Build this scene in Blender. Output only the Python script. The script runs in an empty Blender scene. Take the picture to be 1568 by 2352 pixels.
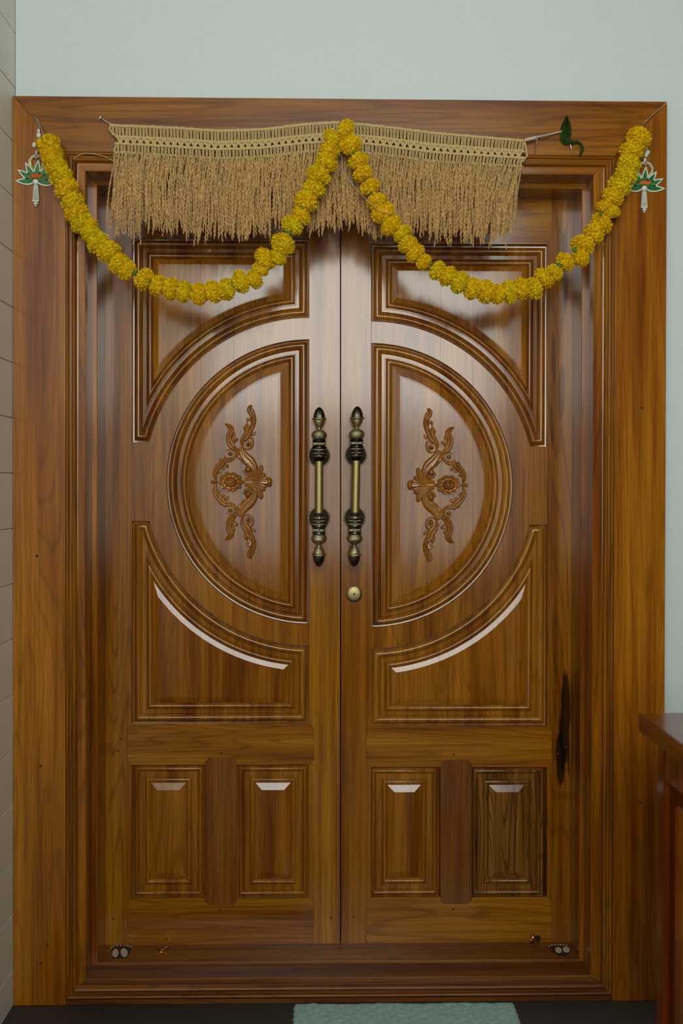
import bpy, bmesh, math, random
from mathutils import Vector, Matrix

# ------------------------------------------------------------------ camera
CAM = Vector((0.8559, -2.75, 1.4425))
YAW, PITCH, ROLL = 0.018457, -0.008293, 0.001771      # yaw to the right, slight downward pitch
FPX, PPX, PPY = 2287.0, 787.2, 1129.1
_F = Vector((math.sin(YAW)*math.cos(PITCH), math.cos(YAW)*math.cos(PITCH), math.sin(PITCH)))
_R0 = Vector((math.cos(YAW), -math.sin(YAW), 0)); _U0 = _R0.cross(_F)
_R = _R0*math.cos(ROLL) + _U0*math.sin(ROLL); _U = -_R0*math.sin(ROLL) + _U0*math.cos(ROLL)
col = bpy.context.scene.collection
cd = bpy.data.cameras.new('camera'); cam = bpy.data.objects.new('camera', cd); col.objects.link(cam)
cam.matrix_world = Matrix(((_R.x, _U.x, -_F.x, CAM.x), (_R.y, _U.y, -_F.y, CAM.y), (_R.z, _U.z, -_F.z, CAM.z), (0, 0, 0, 1)))
cd.sensor_fit = 'AUTO'; cd.sensor_width = 36; cd.lens = 36*FPX/2352
cd.shift_x = -(PPX-784)/2352; cd.shift_y = (PPY-1176)/2352
cd.dof.use_dof = True; cd.dof.focus_distance = 2.86; cd.dof.aperture_fstop = 1.4
cd.clip_start = 0.05
bpy.context.scene.camera = cam

# ------------------------------------------------------------------ light, exposure
sc = bpy.context.scene
sc.view_settings.view_transform = 'Standard'; sc.view_settings.look = 'None'
sc.view_settings.gamma = 1; sc.view_settings.use_curve_mapping = False
sc.view_settings.exposure = 0.0
w = bpy.data.worlds.new('world'); sc.world = w; w.use_nodes = True
w.node_tree.nodes['Background'].inputs[0].default_value = (0.55, 0.65, 0.7, 1)
w.node_tree.nodes['Background'].inputs[1].default_value = 0.3
WIN = (0.06, 2.05, 0.95, 3.4)          # the window in the wall behind the camera: x0, x1, z0, z1
YB = -3.4                             # that wall
ZM = 1.88                             # transom: bright sky above it, the dimmer view of the ground below
for (za, zb_, watts) in ((ZM, WIN[3], 73), (WIN[2], ZM, 13)):
    ld = bpy.data.lights.new('window_daylight', 'AREA'); ld.shape = 'RECTANGLE'
    ld.size = WIN[1]-WIN[0]; ld.size_y = zb_-za; ld.energy = watts; ld.color = (0.97, 1.0, 0.93)
    lo = bpy.data.objects.new('window_daylight', ld); col.objects.link(lo)
    lo.location = ((WIN[0]+WIN[1])/2, YB-0.09, (za+zb_)/2); lo.rotation_euler = (math.pi/2, 0, 0)

# ------------------------------------------------------------------ helpers
rnd = random.Random(7)
def P(px, py, y):                      # the point of the plane y = const seen at a pixel of the photograph
    d = _F + _R*((px-PPX)/FPX) + _U*((PPY-py)/FPX)
    t = (y-CAM.y)/d.y
    return CAM + d*t
def PZ(px, py, z):                     # the same on a level plane
    d = _F + _R*((px-PPX)/FPX) + _U*((PPY-py)/FPX)
    return CAM + d*((z-CAM.z)/d.z)
MM = 0.001
def tag(o, label=None, cat=None, group=None, kind=None):
    if label: o['label'] = label
    if cat: o['category'] = cat
    if group: o['group'] = group
    if kind: o['kind'] = kind
    return o
def origin_of(p):
    return p.location if (p is not None and p.parent is None) else Vector((0, 0, 0))
def link(o, parent):
    col.objects.link(o)
    if parent is not None:
        o.parent = parent
        if parent.type == 'EMPTY': o.matrix_parent_inverse = Matrix.Translation(-parent.location)
        elif parent.get('_loc'): o.matrix_parent_inverse = Matrix.Translation(-parent.location)
    return o
def empty(name, loc, label=None, cat=None, group=None, kind=None):
    o = bpy.data.objects.new(name, None); o.location = loc; o.empty_display_size = 0.05; col.objects.link(o)
    return tag(o, label, cat, group, kind)
class MB:
    def __init__(s): s.v = []; s.f = []
    def add(s, vs, fs):
        n = len(s.v); s.v += [tuple(v) for v in vs]; s.f += [tuple(i+n for i in f) for f in fs]
    def box(s, x0, x1, y0, y1, z0, z1):
        s.add([(x0,y0,z0),(x1,y0,z0),(x1,y1,z0),(x0,y1,z0),(x0,y0,z1),(x1,y0,z1),(x1,y1,z1),(x0,y1,z1)],
              [(0,3,2,1),(4,5,6,7),(0,1,5,4),(1,2,6,5),(2,3,7,6),(3,0,4,7)])
    def tube(s, pts, rad, n=6, cap=True):
        pts = [Vector(p) for p in pts]; m = len(pts)
        rs = rad if isinstance(rad, (list, tuple)) else [rad]*m
        vs = []; up = Vector((0.13, -0.9, 0.31)).normalized()
        for i, p in enumerate(pts):
            t = (pts[min(i+1, m-1)]-pts[max(i-1, 0)])
            if t.length < 1e-9: t = Vector((0,0,1))
            t.normalize(); a = t.cross(up)
            if a.length < 1e-3: a = t.cross(Vector((1,0,0)))
            a.normalize(); b = t.cross(a)
            for k in range(n):
                q = 2*math.pi*k/n; vs.append(p + (a*math.cos(q)+b*math.sin(q))*rs[i])
        fs = [(i*n+k, i*n+(k+1) % n, (i+1)*n+(k+1) % n, (i+1)*n+k) for i in range(m-1) for k in range(n)]
        if cap: fs += [tuple(reversed(range(n))), tuple((m-1)*n+k for k in range(n))]
        s.add(vs, fs)
    def sphere(s, c, r, nu=12, nv=8, ax=None):
        c = Vector(c); r = r if isinstance(r, (list, tuple)) else (r, r, r)
        M = ax if ax is not None else Matrix.Identity(3)
        vs = [c + M @ Vector((0, 0, r[2]))]
        for j in range(1, nv):
            a = math.pi*j/nv
            for i in range(nu):
                b = 2*math.pi*i/nu
                vs.append(c + M @ Vector((r[0]*math.sin(a)*math.cos(b), r[1]*math.sin(a)*math.sin(b), r[2]*math.cos(a))))
        vs.append(c + M @ Vector((0, 0, -r[2])))
        fs = [(0, 1+i, 1+(i+1) % nu) for i in range(nu)]
        for j in range(nv-2):
            for i in range(nu):
                a = 1+j*nu; fs.append((a+i, a+nu+i, a+nu+(i+1) % nu, a+(i+1) % nu))
        e = len(vs)-1; a = 1+(nv-2)*nu
        fs += [(a+i, e, a+(i+1) % nu) for i in range(nu)]
        s.add(vs, fs)
    def octa(s, c, d, r, side):        # a slim grain: centre, half-length vector, radius
        c = Vector(c); d = Vector(d); t = d.normalized(); a = t.cross(side).normalized(); b = t.cross(a)
        s.add([c-d, c+a*r, c+b*r, c-a*r, c-b*r, c+d], [(0,2,1),(0,3,2),(0,4,3),(0,1,4),(5,1,2),(5,2,3),(5,3,4),(5,4,1)])
    def lathe(s, prof, c, n=32, ribs=0, amp=0.0, axis='z'):
        c = Vector(c); vs = []
        for (h, r) in prof:
            for k in range(n):
                q = 2*math.pi*k/n; rr = r*(1+amp*math.cos(ribs*q)) if ribs else r
                if axis == 'z': vs.append(c+Vector((rr*math.cos(q), rr*math.sin(q), h)))
                else: vs.append(c+Vector((rr*math.cos(q), -h, rr*math.sin(q))))
        fs = [(i*n+k, i*n+(k+1) % n, (i+1)*n+(k+1) % n, (i+1)*n+k) for i in range(len(prof)-1) for k in range(n)]
        fs += [tuple(reversed(range(n))), tuple((len(prof)-1)*n+k for k in range(n))]
        s.add(vs, fs)
    def bm(s):
        b = bmesh.new(); vs = [b.verts.new(v) for v in s.v]
        for f in s.f:
            if len(set(f)) > 2:
                try: b.faces.new([vs[i] for i in f])
                except ValueError: pass
        return b
def finish(b, name, m, parent, smooth=40, **kw):
    if smooth:
        ca = math.radians(smooth)
        for f in b.faces: f.smooth = True
        for e in b.edges:
            if len(e.link_faces) == 2 and e.calc_face_angle(0) > ca: e.smooth = False
    me = bpy.data.meshes.new(name); b.to_mesh(me); b.free(); me.materials.append(m)
    o = bpy.data.objects.new(name, me); link(o, parent)
    return tag(o, **kw)
def build(mb, name, m, parent=None, smooth=40, fix=True, **kw):
    b = mb.bm()
    if fix: bmesh.ops.remove_doubles(b, verts=b.verts, dist=1e-6); bmesh.ops.recalc_face_normals(b, faces=b.faces)
    return finish(b, name, m, parent, smooth, **kw)
def prism(poly, y0, y1, name, m, parent, bevel=0.0008, **kw):   # polygon of (x, z), front at y0, back at y1
    b = bmesh.new(); vs = [b.verts.new((x, y0, z)) for x, z in poly]
    f = b.faces.new(vs); b.normal_update()
    if f.normal.y > 0: f.normal_flip()
    r = bmesh.ops.extrude_face_region(b, geom=[f])
    nv = [v for v in r['geom'] if isinstance(v, bmesh.types.BMVert)]
    for v in nv: v.co.y = y1
    bmesh.ops.recalc_face_normals(b, faces=b.faces)
    if bevel:
        es = [e for e in b.edges if abs(e.verts[0].co.y-y0) < 1e-7 and abs(e.verts[1].co.y-y0) < 1e-7]
        bmesh.ops.bevel(b, geom=es, offset=bevel, segments=2, affect='EDGES', clamp_overlap=True)
    return finish(b, name, m, parent, 30, **kw)
def simple_box(name, m, x0, x1, y0, y1, z0, z1, parent=None, bevel=0.0, **kw):
    mb = MB(); mb.box(x0, x1, y0, y1, z0, z1); b = mb.bm()
    if bevel: bmesh.ops.bevel(b, geom=list(b.edges), offset=bevel, segments=2, affect='EDGES')
    return finish(b, name, m, parent, 35, **kw)

# ------------------------------------------------------------------ materials
def new_mat(name):
    m = bpy.data.materials.new(name); m.use_nodes = True
    nt = m.node_tree; return m, nt, nt.nodes['Principled BSDF']
def N(nt, t, **kw):
    n = nt.nodes.new(t)
    for k, v in kw.items(): setattr(n, k, v)
    return n
def plain(name, c, rough=0.5, metal=0.0, bump=0.0, bscale=200, var=0.0, coat=0.0, crough=0.2, sub=0.0):
    m, nt, p = new_mat(name)
    p.inputs['Base Color'].default_value = (*c, 1); p.inputs['Roughness'].default_value = rough
    p.inputs['Metallic'].default_value = metal; p.inputs['Coat Weight'].default_value = coat; p.inputs['Coat Roughness'].default_value = crough
    tc = N(nt, 'ShaderNodeTexCoord')
    if bump or var:
        no = N(nt, 'ShaderNodeTexNoise'); no.inputs['Scale'].default_value = bscale; no.inputs['Detail'].default_value = 4
        nt.links.new(tc.outputs['Object'], no.inputs['Vector'])
        if bump:
            bp = N(nt, 'ShaderNodeBump'); bp.inputs['Strength'].default_value = bump; bp.inputs['Distance'].default_value = 0.002
            nt.links.new(no.outputs['Fac'], bp.inputs['Height']); nt.links.new(bp.outputs['Normal'], p.inputs['Normal'])
        if var:
            rp = N(nt, 'ShaderNodeValToRGB'); e = rp.color_ramp.elements
            e[0].position = 0.3; e[1].position = 0.7
            e[0].color = (*[x*(1-var) for x in c], 1); e[1].color = (*[min(1, x*(1+var)) for x in c], 1)
            nt.links.new(no.outputs['Fac'], rp.inputs['Fac']); nt.links.new(rp.outputs['Color'], p.inputs['Base Color'])
    return m
def wood(name, axis='z', cols=None, knots=(), coat_rough=0.16, tone=1.0, line=0.5, figure=1.0):
    cols = cols or [(0.16, 0.040, 0.0015), (0.27, 0.088, 0.004), (0.38, 0.15, 0.008)]
    m, nt, p = new_mat(name); L = nt.links.new
    tc = N(nt, 'ShaderNodeTexCoord'); oi = N(nt, 'ShaderNodeObjectInfo')
    sep = N(nt, 'ShaderNodeVectorMath', operation='SCALE'); sep.inputs[0].default_value = (13.7, 5.1, 9.3); L(oi.outputs['Random'], sep.inputs['Scale'])
    add = N(nt, 'ShaderNodeVectorMath', operation='ADD'); L(tc.outputs['Object'], add.inputs[0]); L(sep.outputs[0], add.inputs[1])
    def mapped(across, along):
        mp = N(nt, 'ShaderNodeMapping'); s = [across]*3; s['xyz'.index(axis)] = along; mp.inputs['Scale'].default_value = s
        L(add.outputs[0], mp.inputs['Vector']); return mp.outputs[0]
    def noise(vec, detail=3, rough=0.5, dist=0.0):
        n = N(nt, 'ShaderNodeTexNoise'); n.inputs['Scale'].default_value = 1; n.inputs['Detail'].default_value = detail
        n.inputs['Roughness'].default_value = rough; n.inputs['Distortion'].default_value = dist; L(vec, n.inputs['Vector']); return n.outputs['Fac']
    def mr(v, a, b, c, d):
        n = N(nt, 'ShaderNodeMapRange'); n.inputs[1].default_value = a; n.inputs[2].default_value = b; n.inputs[3].default_value = c; n.inputs[4].default_value = d
        L(v, n.inputs[0]); return n.outputs[0]
    def ma(op, a, b=None):
        n = N(nt, 'ShaderNodeMath', operation=op)
        if isinstance(a, (int, float)): n.inputs[0].default_value = a
        else: L(a, n.inputs[0])
        if b is not None:
            if isinstance(b, (int, float)): n.inputs[1].default_value = b
            else: L(b, n.inputs[1])
        return n.outputs[0]
    fig = noise(mapped(6.5, 0.5), 2.0, 0.42, 0.2)                # broad figure, its contours make the cathedral lines
    broad = noise(mapped(26, 1.1), 3, 0.55)
    fib = noise(mapped(560, 9), 2, 0.6)
    fib2 = noise(mapped(120, 2.2), 3, 0.6)
    rings = ma('SINE', ma('MULTIPLY', fig, 150*figure))
    mixv = ma('ADD', ma('MULTIPLY', broad, 0.62), ma('MULTIPLY', fig, 0.38))
    rp = N(nt, 'ShaderNodeValToRGB'); e = rp.color_ramp.elements
    e[0].position = 0.36; e[0].color = (*[c*tone for c in cols[0]], 1); e[1].position = 0.64; e[1].color = (*[c*tone for c in cols[2]], 1)
    k = e.new(0.48); k.color = (*[c*tone for c in cols[1]], 1); L(mixv, rp.inputs['Fac'])
    dark = ma('MULTIPLY', mr(rings, 0.55, 1.0, 1.0, 1-line*0.55), ma('MULTIPLY', mr(fib, 0.3, 0.7, 0.76, 1.12), mr(fib2, 0.3, 0.62, 0.72, 1.10)))
    if knots:                                                       # dark heartwood marks with a shape of their own
        nd = noise(mapped(34, 5), 3, 0.6)
        sx = N(nt, 'ShaderNodeSeparateXYZ'); L(tc.outputs['Object'], sx.inputs[0])
        for (kx, kz, rx, rz, dk) in knots:
            dx = ma('DIVIDE', ma('SUBTRACT', sx.outputs['X'], kx), rx); dz = ma('DIVIDE', ma('SUBTRACT', sx.outputs['Z'], kz), rz)
            r = ma('ADD', ma('SQRT', ma('ADD', ma('MULTIPLY', dx, dx), ma('MULTIPLY', dz, dz))), ma('MULTIPLY', ma('SUBTRACT', nd, 0.5), 2.6))
            dark = ma('MULTIPLY', dark, mr(r, 0.75, 1.05, dk, 1.0))
    mul = N(nt, 'ShaderNodeVectorMath', operation='SCALE'); L(rp.outputs['Color'], mul.inputs[0]); L(dark, mul.inputs['Scale'])
    L(mul.outputs[0], p.inputs['Base Color'])
    p.inputs['Roughness'].default_value = 0.6; p.inputs['Specular IOR Level'].default_value = 0.0
    p.inputs['Coat Weight'].default_value = 1.0; p.inputs['Coat Roughness'].default_value = coat_rough; p.inputs['Coat IOR'].default_value = 1.58
    bp = N(nt, 'ShaderNodeBump'); bp.inputs['Strength'].default_value = 0.12; bp.inputs['Distance'].default_value = 0.0006
    L(fib2, bp.inputs['Height']); L(bp.outputs['Normal'], p.inputs['Normal'])
    return m
WV = wood('teak_upright', 'z'); WH = wood('teak_level', 'x')
WCV = wood('teak_casing_upright', 'z', [(0.18, 0.042, 0.002), (0.295, 0.090, 0.004), (0.41, 0.152, 0.008)], line=0.35)
WCH = wood('teak_casing_level', 'x', [(0.15, 0.038, 0.001), (0.25, 0.080, 0.003), (0.35, 0.13, 0.008)])
WPL = wood('teak_planks', 'z', [(0.17, 0.044, 0.002), (0.27, 0.088, 0.005), (0.37, 0.14, 0.010)], line=0.38)
WVM = wood('teak_meeting_stile', 'z', line=0.12, figure=0.5)
WJ = wood('teak_jamb', 'z', [(0.16, 0.036, 0.001), (0.27, 0.082, 0.003), (0.38, 0.14, 0.007)])
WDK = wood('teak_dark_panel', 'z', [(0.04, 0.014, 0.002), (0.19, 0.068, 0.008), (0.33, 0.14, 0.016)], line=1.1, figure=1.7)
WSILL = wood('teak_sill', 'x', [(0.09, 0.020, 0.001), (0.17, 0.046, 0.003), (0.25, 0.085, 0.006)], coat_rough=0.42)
WCAR = wood('carved_teak', 'z', [(0.21, 0.062, 0.006), (0.29, 0.098, 0.009), (0.36, 0.135, 0.014)], coat_rough=0.14, line=0.2)
WCAB = wood('red_stained_wood', 'z', [(0.14, 0.022, 0.0015), (0.26, 0.05, 0.003), (0.38, 0.11, 0.007)], line=0.3)
WCABX = wood('red_stained_top', 'y', [(0.085, 0.016, 0.002), (0.16, 0.035, 0.004), (0.22, 0.06, 0.006)], line=0.3)
WCABX.node_tree.nodes['Principled BSDF'].inputs['Coat IOR'].default_value = 2.1
PEG = plain('dark_peg', (0.06, 0.02, 0.004), 0.85)
WALL = plain('white_paint', (0.575, 0.645, 0.65), 0.75, bump=0.03, bscale=60, var=0.015)
DIM = plain('dim_brown_paint', (0.07, 0.06, 0.05), 0.8)
SIDE = plain('side_paint', (0.2, 0.2, 0.19), 0.8)  # unseen right wall, colour darkened to cut light bounced onto the frame
CEIL = plain('ceiling_paint', (0.30, 0.31, 0.30), 0.8, var=0.01)
TILE = plain('greige_tile', (0.72, 0.68, 0.58), 0.45, var=0.06, bscale=6)
GROUT = plain('tile_grout', (0.62, 0.61, 0.55), 0.9)
FLOOR = plain('dark_stone_floor', (0.13, 0.123, 0.117), 0.8, var=0.35, bscale=320, bump=0.1)
MATM = plain('mat_fabric', (0.30, 0.47, 0.43), 0.95, var=0.18, bscale=90, bump=0.8)
DARKM = plain('black_bronze', (0.12, 0.115, 0.10), 0.25, 1.0, bump=0.15, bscale=300)
BRASS = plain('satin_brass', (0.38, 0.315, 0.13), 0.42, 1.0, bump=0.35, bscale=900)
def antique(name, hi, lo, scale):
    m, nt, p = new_mat(name); L = nt.links.new; tc = N(nt, 'ShaderNodeTexCoord')
    v = N(nt, 'ShaderNodeTexVoronoi', feature='DISTANCE_TO_EDGE'); v.inputs['Scale'].default_value = scale
    wn = N(nt, 'ShaderNodeTexNoise'); wn.inputs['Scale'].default_value = scale*1.3
    mx = N(nt, 'ShaderNodeMixRGB'); mx.inputs[0].default_value = 0.03; L(tc.outputs['Object'], mx.inputs[1]); L(wn.outputs['Color'], mx.inputs[2]); L(tc.outputs['Object'], wn.inputs['Vector'])
    L(mx.outputs[0], v.inputs['Vector'])
    r = N(nt, 'ShaderNodeValToRGB'); e = r.color_ramp.elements; e[0].position = 0.04; e[0].color = (*lo, 1); e[1].position = 0.13; e[1].color = (*hi, 1)
    L(v.outputs['Distance'], r.inputs['Fac']); L(r.outputs['Color'], p.inputs['Base Color'])
    p.inputs['Metallic'].default_value = 1; p.inputs['Roughness'].default_value = 0.33
    b = N(nt, 'ShaderNodeBump'); b.inputs['Strength'].default_value = 0.8; b.inputs['Distance'].default_value = 0.001; L(v.outputs['Distance'], b.inputs['Height']); L(b.outputs['Normal'], p.inputs['Normal'])
    return m
ANT = antique('antique_brass', (0.66, 0.57, 0.33), (0.05, 0.046, 0.034), 170)
ANTD = antique('antique_dark', (0.11, 0.10, 0.07), (0.012, 0.012, 0.011), 230)
RIM = plain('worn_brass_rim', (0.62, 0.54, 0.34), 0.5, 0.85)
STEEL = plain('steel_wire', (0.6, 0.6, 0.6), 0.35, 1.0)
THREAD = plain('pale_thread', (0.50, 0.43, 0.32), 0.9)
JUTE = plain('jute_cord', (0.53, 0.385, 0.165), 0.9, bump=0.6, bscale=500, var=0.22)
STRAW = plain('straw_stalk', (0.47, 0.315, 0.12), 0.8, var=0.3, bscale=120)
GRAIN = plain('rice_grain_husk', (0.56, 0.315, 0.115), 0.7, var=0.45, bscale=160)
LEAF = plain('green_leaf', (0.035, 0.095, 0.008), 0.5, var=0.4, bscale=60)
CALYX = plain('green_calyx', (0.06, 0.15, 0.008), 0.7)
ENAMEL = plain('green_enamel', (0.0, 0.13, 0.018), 0.3, var=0.5, bscale=90, coat=0.6)
PEARL = plain('pearl_white', (0.58, 0.60, 0.50), 0.35, coat=0.5)
GOLDT = plain('gold_trim', (0.62, 0.48, 0.16), 0.35, 0.8)
ORANGE = plain('orange_bead', (0.75, 0.16, 0.01), 0.45)
RUBY = plain('red_stone', (0.22, 0.02, 0.01), 0.3)
GOLD = plain('gold_foil', (0.62, 0.36, 0.09), 0.3, 1.0, bump=0.4, bscale=150)
STKD = plain('dark_sticker', (0.012, 0.006, 0.005), 0.45)
STKW = plain('cream_sticker', (0.50, 0.37, 0.26), 0.5)
BLACK = plain('black_void', (0.004, 0.004, 0.004), 0.8)
def marigold_mat():
    m, nt, p = new_mat('marigold_petal'); L = nt.links.new
    oi = N(nt, 'ShaderNodeObjectInfo'); tc = N(nt, 'ShaderNodeTexCoord'); no = N(nt, 'ShaderNodeTexNoise'); no.inputs['Scale'].default_value = 2.5
    L(tc.outputs['Object'], no.inputs['Vector'])
    a = N(nt, 'ShaderNodeMath', operation='ADD'); L(oi.outputs['Random'], a.inputs[0]); L(no.outputs['Fac'], a.inputs[1])
    r = N(nt, 'ShaderNodeValToRGB'); e = r.color_ramp.elements
    e[0].position = 0.3; e[0].color = (0.78, 0.60, 0.004, 1); e[1].position = 1.0; e[1].color = (0.84, 0.55, 0.003, 1)
    mh = N(nt, 'ShaderNodeMath', operation='MULTIPLY'); mh.inputs[1].default_value = 0.66; L(a.outputs[0], mh.inputs[0]); L(mh.outputs[0], r.inputs['Fac'])
    L(r.outputs['Color'], p.inputs['Base Color']); p.inputs['Roughness'].default_value = 0.75; p.inputs['Specular IOR Level'].default_value = 0.2
    tl = N(nt, 'ShaderNodeBsdfTranslucent'); L(r.outputs['Color'], tl.inputs['Color'])
    ms = N(nt, 'ShaderNodeMixShader'); ms.inputs[0].default_value = 0.3; out = nt.nodes['Material Output']
    L(p.outputs[0], ms.inputs[1]); L(tl.outputs[0], ms.inputs[2]); L(ms.outputs[0], out.inputs['Surface'])
    return m
MARI = marigold_mat()

# ------------------------------------------------------------------ the room
FW, FH = 1.8033, 2.5016                 # outer size of the door frame; its front face is the plane y = 0
YW = 0.03                               # face of the white wall
YD = 0.19                               # face of the door leaves
CZ = 3.5; XR = 3.1
wb = MB(); wb.box(0, XR, YW, YW+0.22, FH-0.03, CZ); wb.box(FW-0.03, XR, YW, YW+0.22, 0, FH-0.03)
build(wb, 'wall_back', WALL, smooth=0, fix=False, kind='structure', label='white painted wall around and above the wooden door frame', cat='wall')
simple_box('floor', FLOOR, -0.2, XR+0.2, YB-0.2, 0.6, -0.05, 0, kind='structure', label='dark grey stone floor in front of the door', cat='floor')
simple_box('ceiling', CEIL, -0.2, XR+0.2, YB-0.2, 0.3, CZ, CZ+0.1, kind='structure', label='plain pale ceiling above the doorway', cat='ceiling')
simple_box('wall_right', SIDE, XR, XR+0.15, YB, YW+0.2, 0, CZ, kind='structure', label='wall on the right side of the entry, darkened to cut bounce light', cat='wall')
x0, x1, z0, z1 = WIN
wf = MB(); wf.box(0, x0, YB-0.12, YB, 0, CZ); wf.box(x1, XR, YB-0.12, YB, 0, CZ); wf.box(x0, x1, YB-0.12, YB, 0, z0); wf.box(x0, x1, YB-0.12, YB, z1, CZ)
build(wf, 'wall_front', DIM, smooth=0, fix=False, kind='structure', label='dim brown wall behind the viewer with the window that lights the door', cat='wall')
wn = empty('window_1', ((x0+x1)/2, YB, z0), 'wide window behind the viewer facing the door', 'window', kind='structure')
mb = MB(); t = 0.035
mb.box(x0, x1, YB-0.05, YB-0.01, z0, z0+t); mb.box(x0, x1, YB-0.05, YB-0.01, z1-t, z1); mb.box(x0, x0+t, YB-0.05, YB-0.01, z0, z1); mb.box(x1-t, x1, YB-0.05, YB-0.01, z0, z1)
mb.box(x0, x1, YB-0.05, YB-0.01, ZM-0.02, ZM+0.02)
build(mb, 'window_frame', WALL, wn, 0, fix=False)
# tiled left wall: every tile its own piece
wl = simple_box('wall_left', GROUT, -0.15, -0.004, YB, YW+0.2, 0, CZ, kind='structure', label='side wall of greige tiles left of the door frame', cat='wall')
TH = 0.152; TL_ = 0.305; zref = P(25, 1087, YW).z % TH
tb = MB(); g = 0.0011; tb.box(-0.006, 0.0, g, TL_-g, g, TH-g); b = tb.bm()
bmesh.ops.bevel(b, geom=[e for e in b.edges if e.verts[0].co.x > -0.001 and e.verts[1].co.x > -0.001], offset=0.0008, segments=1, affect='EDGES')
tm = bpy.data.meshes.new('tile'); b.to_mesh(tm); b.free(); tm.materials.append(TILE)
nrow = int((CZ-zref)/TH)
for j in range(11):
    o = bpy.data.objects.new('tile', tm); o.location = (-0.0006, YW-(j+1)*TL_, 0); o.scale = (1, 1, zref/TH); link(o, wl)
for j in range(11):
    for i in range(nrow):
        o = bpy.data.objects.new('tile', tm); o.location = (-0.0006+rnd.uniform(-.0003, .0003), YW-(j+1)*TL_, zref+i*TH); link(o, wl)

# ------------------------------------------------------------------ door frame
fr = empty('trim_1', (FW/2, 0, 0), 'wide glossy teak door frame with mitred casing and stepped moulding', 'door frame', kind='structure')
mx0, mx1 = P(150, 1110, 0).x, P(1410, 1110, 0).x
mzt, mzb = P(745, 353, 0).z, P(745, 2292, 0).z
G = 0.0005
fb = 0.0015
prism([(0, 0), (mx0, 0), (mx0, mzt), (G, FH-G*1.0)], 0, YW+0.02, 'casing_board', WCV, fr, fb)
prism([(FW, 0), (FW-G, FH-G), (mx1, mzt), (mx1, 0)], 0, YW+0.02, 'casing_board', WCV, fr, fb)
prism([(2*G, FH), (mx0+G, mzt), (mx1-G, mzt), (FW-2*G, FH)], 0, YW+0.02, 'casing_board', WCH, fr, fb)
# the moulded jamb: nested rectangles (xl, xr, zt, zb, y)
A = (mx0, mx1, mzt, mzb)
Bq = (P(180, 1110, 0).x, P(1382, 1110, 0).x, P(745, 381, 0).z, P(745, 2259, 0).z)
prof = [(0, 0), (0.01, 0.004), (0.05, 0.004), (0.06, -0.001)]
for k in range(1, 7): prof.append((0.06+0.20*k/7, -0.001-0.004*math.sin(math.pi*k/7)))
prof += [(0.27, 0.000), (0.29, 0.004), (0.35, 0.004), (0.36, -0.002), (0.42, -0.002), (0.43, 0.002), (0.50, 0.002)]
for k in range(0, 10): prof.append((0.51+0.36*k/9, 0.0005-0.0085*math.sin(math.pi*k/9)))
prof += [(0.88, 0.004), (0.97, 0.005), (1.0, 0.0)]
rings = []
for t, y in prof: rings.append(tuple(A[i]+(Bq[i]-A[i])*t for i in range(4))+(y,))
C0 = (P(195, 1110, 0).x, P(1362, 1110, 0).x, P(745, 396, 0).z, P(745, 2247, 0).z)
S1 = 0.08
C1 = (P(222, 1110, S1).x, P(1335, 1110, S1).x, P(745, 428, S1).z, P(745, 2209, S1).z)
n_m = len(rings)
r2 = [Bq+(0.0,), C0+(-0.0,), tuple(C0[i]+(1, -1, -1, 1)[i]*0.0015 for i in range(4))+(0.0015,), tuple(C0[i]+(1, -1, -1, 1)[i]*0.0015 for i in range(4))+(S1,)]
r3 = [tuple(C0[i]+(1, -1, -1, 1)[i]*0.0015 for i in range(4))+(S1,), C1+(S1,), tuple(C1[i]+(1, -1, -1, 1)[i]*0.0015 for i in range(4))+(S1+0.0015,), tuple(C1[i]+(1, -1, -1, 1)[i]*0.0015 for i in range(4))+(YD+0.05,)]
def side_piece(rs, side, name, m, eps=0.0002):
    mb = MB(); vs = []
    for (xl, xr, zt, zb, y) in rs:
        if side == 'left': a, b_ = (xl, y, zb+eps), (xl, y, zt-eps)
        elif side == 'right': a, b_ = (xr, y, zt-eps), (xr, y, zb+eps)
        elif side == 'top': a, b_ = (xl+eps, y, zt), (xr-eps, y, zt)
        else: a, b_ = (xr-eps, y, zb), (xl+eps, y, zb)
        vs += [a, b_]
    fs = [(2*i, 2*i+1, 2*i+3, 2*i+2) for i in range(len(rs)-1)]
    # a closed back so that every piece is solid
    n = len(vs); f0, f1 = rs[0], rs[-1]; yb = max(r[4] for r in rs)+0.012
    def pt(r, y):
        xl, xr, zt, zb = r[:4]
        return {'left': [(xl, y, zb+eps), (xl, y, zt-eps)], 'right': [(xr, y, zt-eps), (xr, y, zb+eps)], 'top': [(xl+eps, y, zt), (xr-eps, y, zt)], 'b': [(xr-eps, y, zb), (xl+eps, y, zb)]}[side if side != 'bottom' else 'b']
    vs += pt(f1, yb)+pt(f0, yb); m_ = len(rs)-1
    fs += [(2*m_, 2*m_+1, n+1, n), (n, n+1, n+3, n+2), (n+2, n+3, 1, 0)]
    fs += [tuple([2*i for i in range(len(rs))]+[n, n+2]), tuple([2*i+1 for i in range(len(rs))]+[n+1, n+3])]
    mb.add(vs, fs); b = mb.bm(); bmesh.ops.recalc_face_normals(b, faces=b.faces)
    return finish(b, name, m, fr, 35)
for sd in ('left', 'right', 'top', 'bottom'):
    hz = sd in ('top', 'bottom')
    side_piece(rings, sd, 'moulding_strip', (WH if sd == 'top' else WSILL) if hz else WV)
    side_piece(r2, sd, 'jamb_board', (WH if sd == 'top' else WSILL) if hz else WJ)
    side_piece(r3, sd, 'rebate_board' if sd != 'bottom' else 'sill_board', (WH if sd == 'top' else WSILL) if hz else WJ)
simple_box('sill_toe', WSILL, mx0+0.001, mx1-0.001, 0.002, 0.05, 0.0, mzb-0.0003, fr, 0.002)
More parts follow.
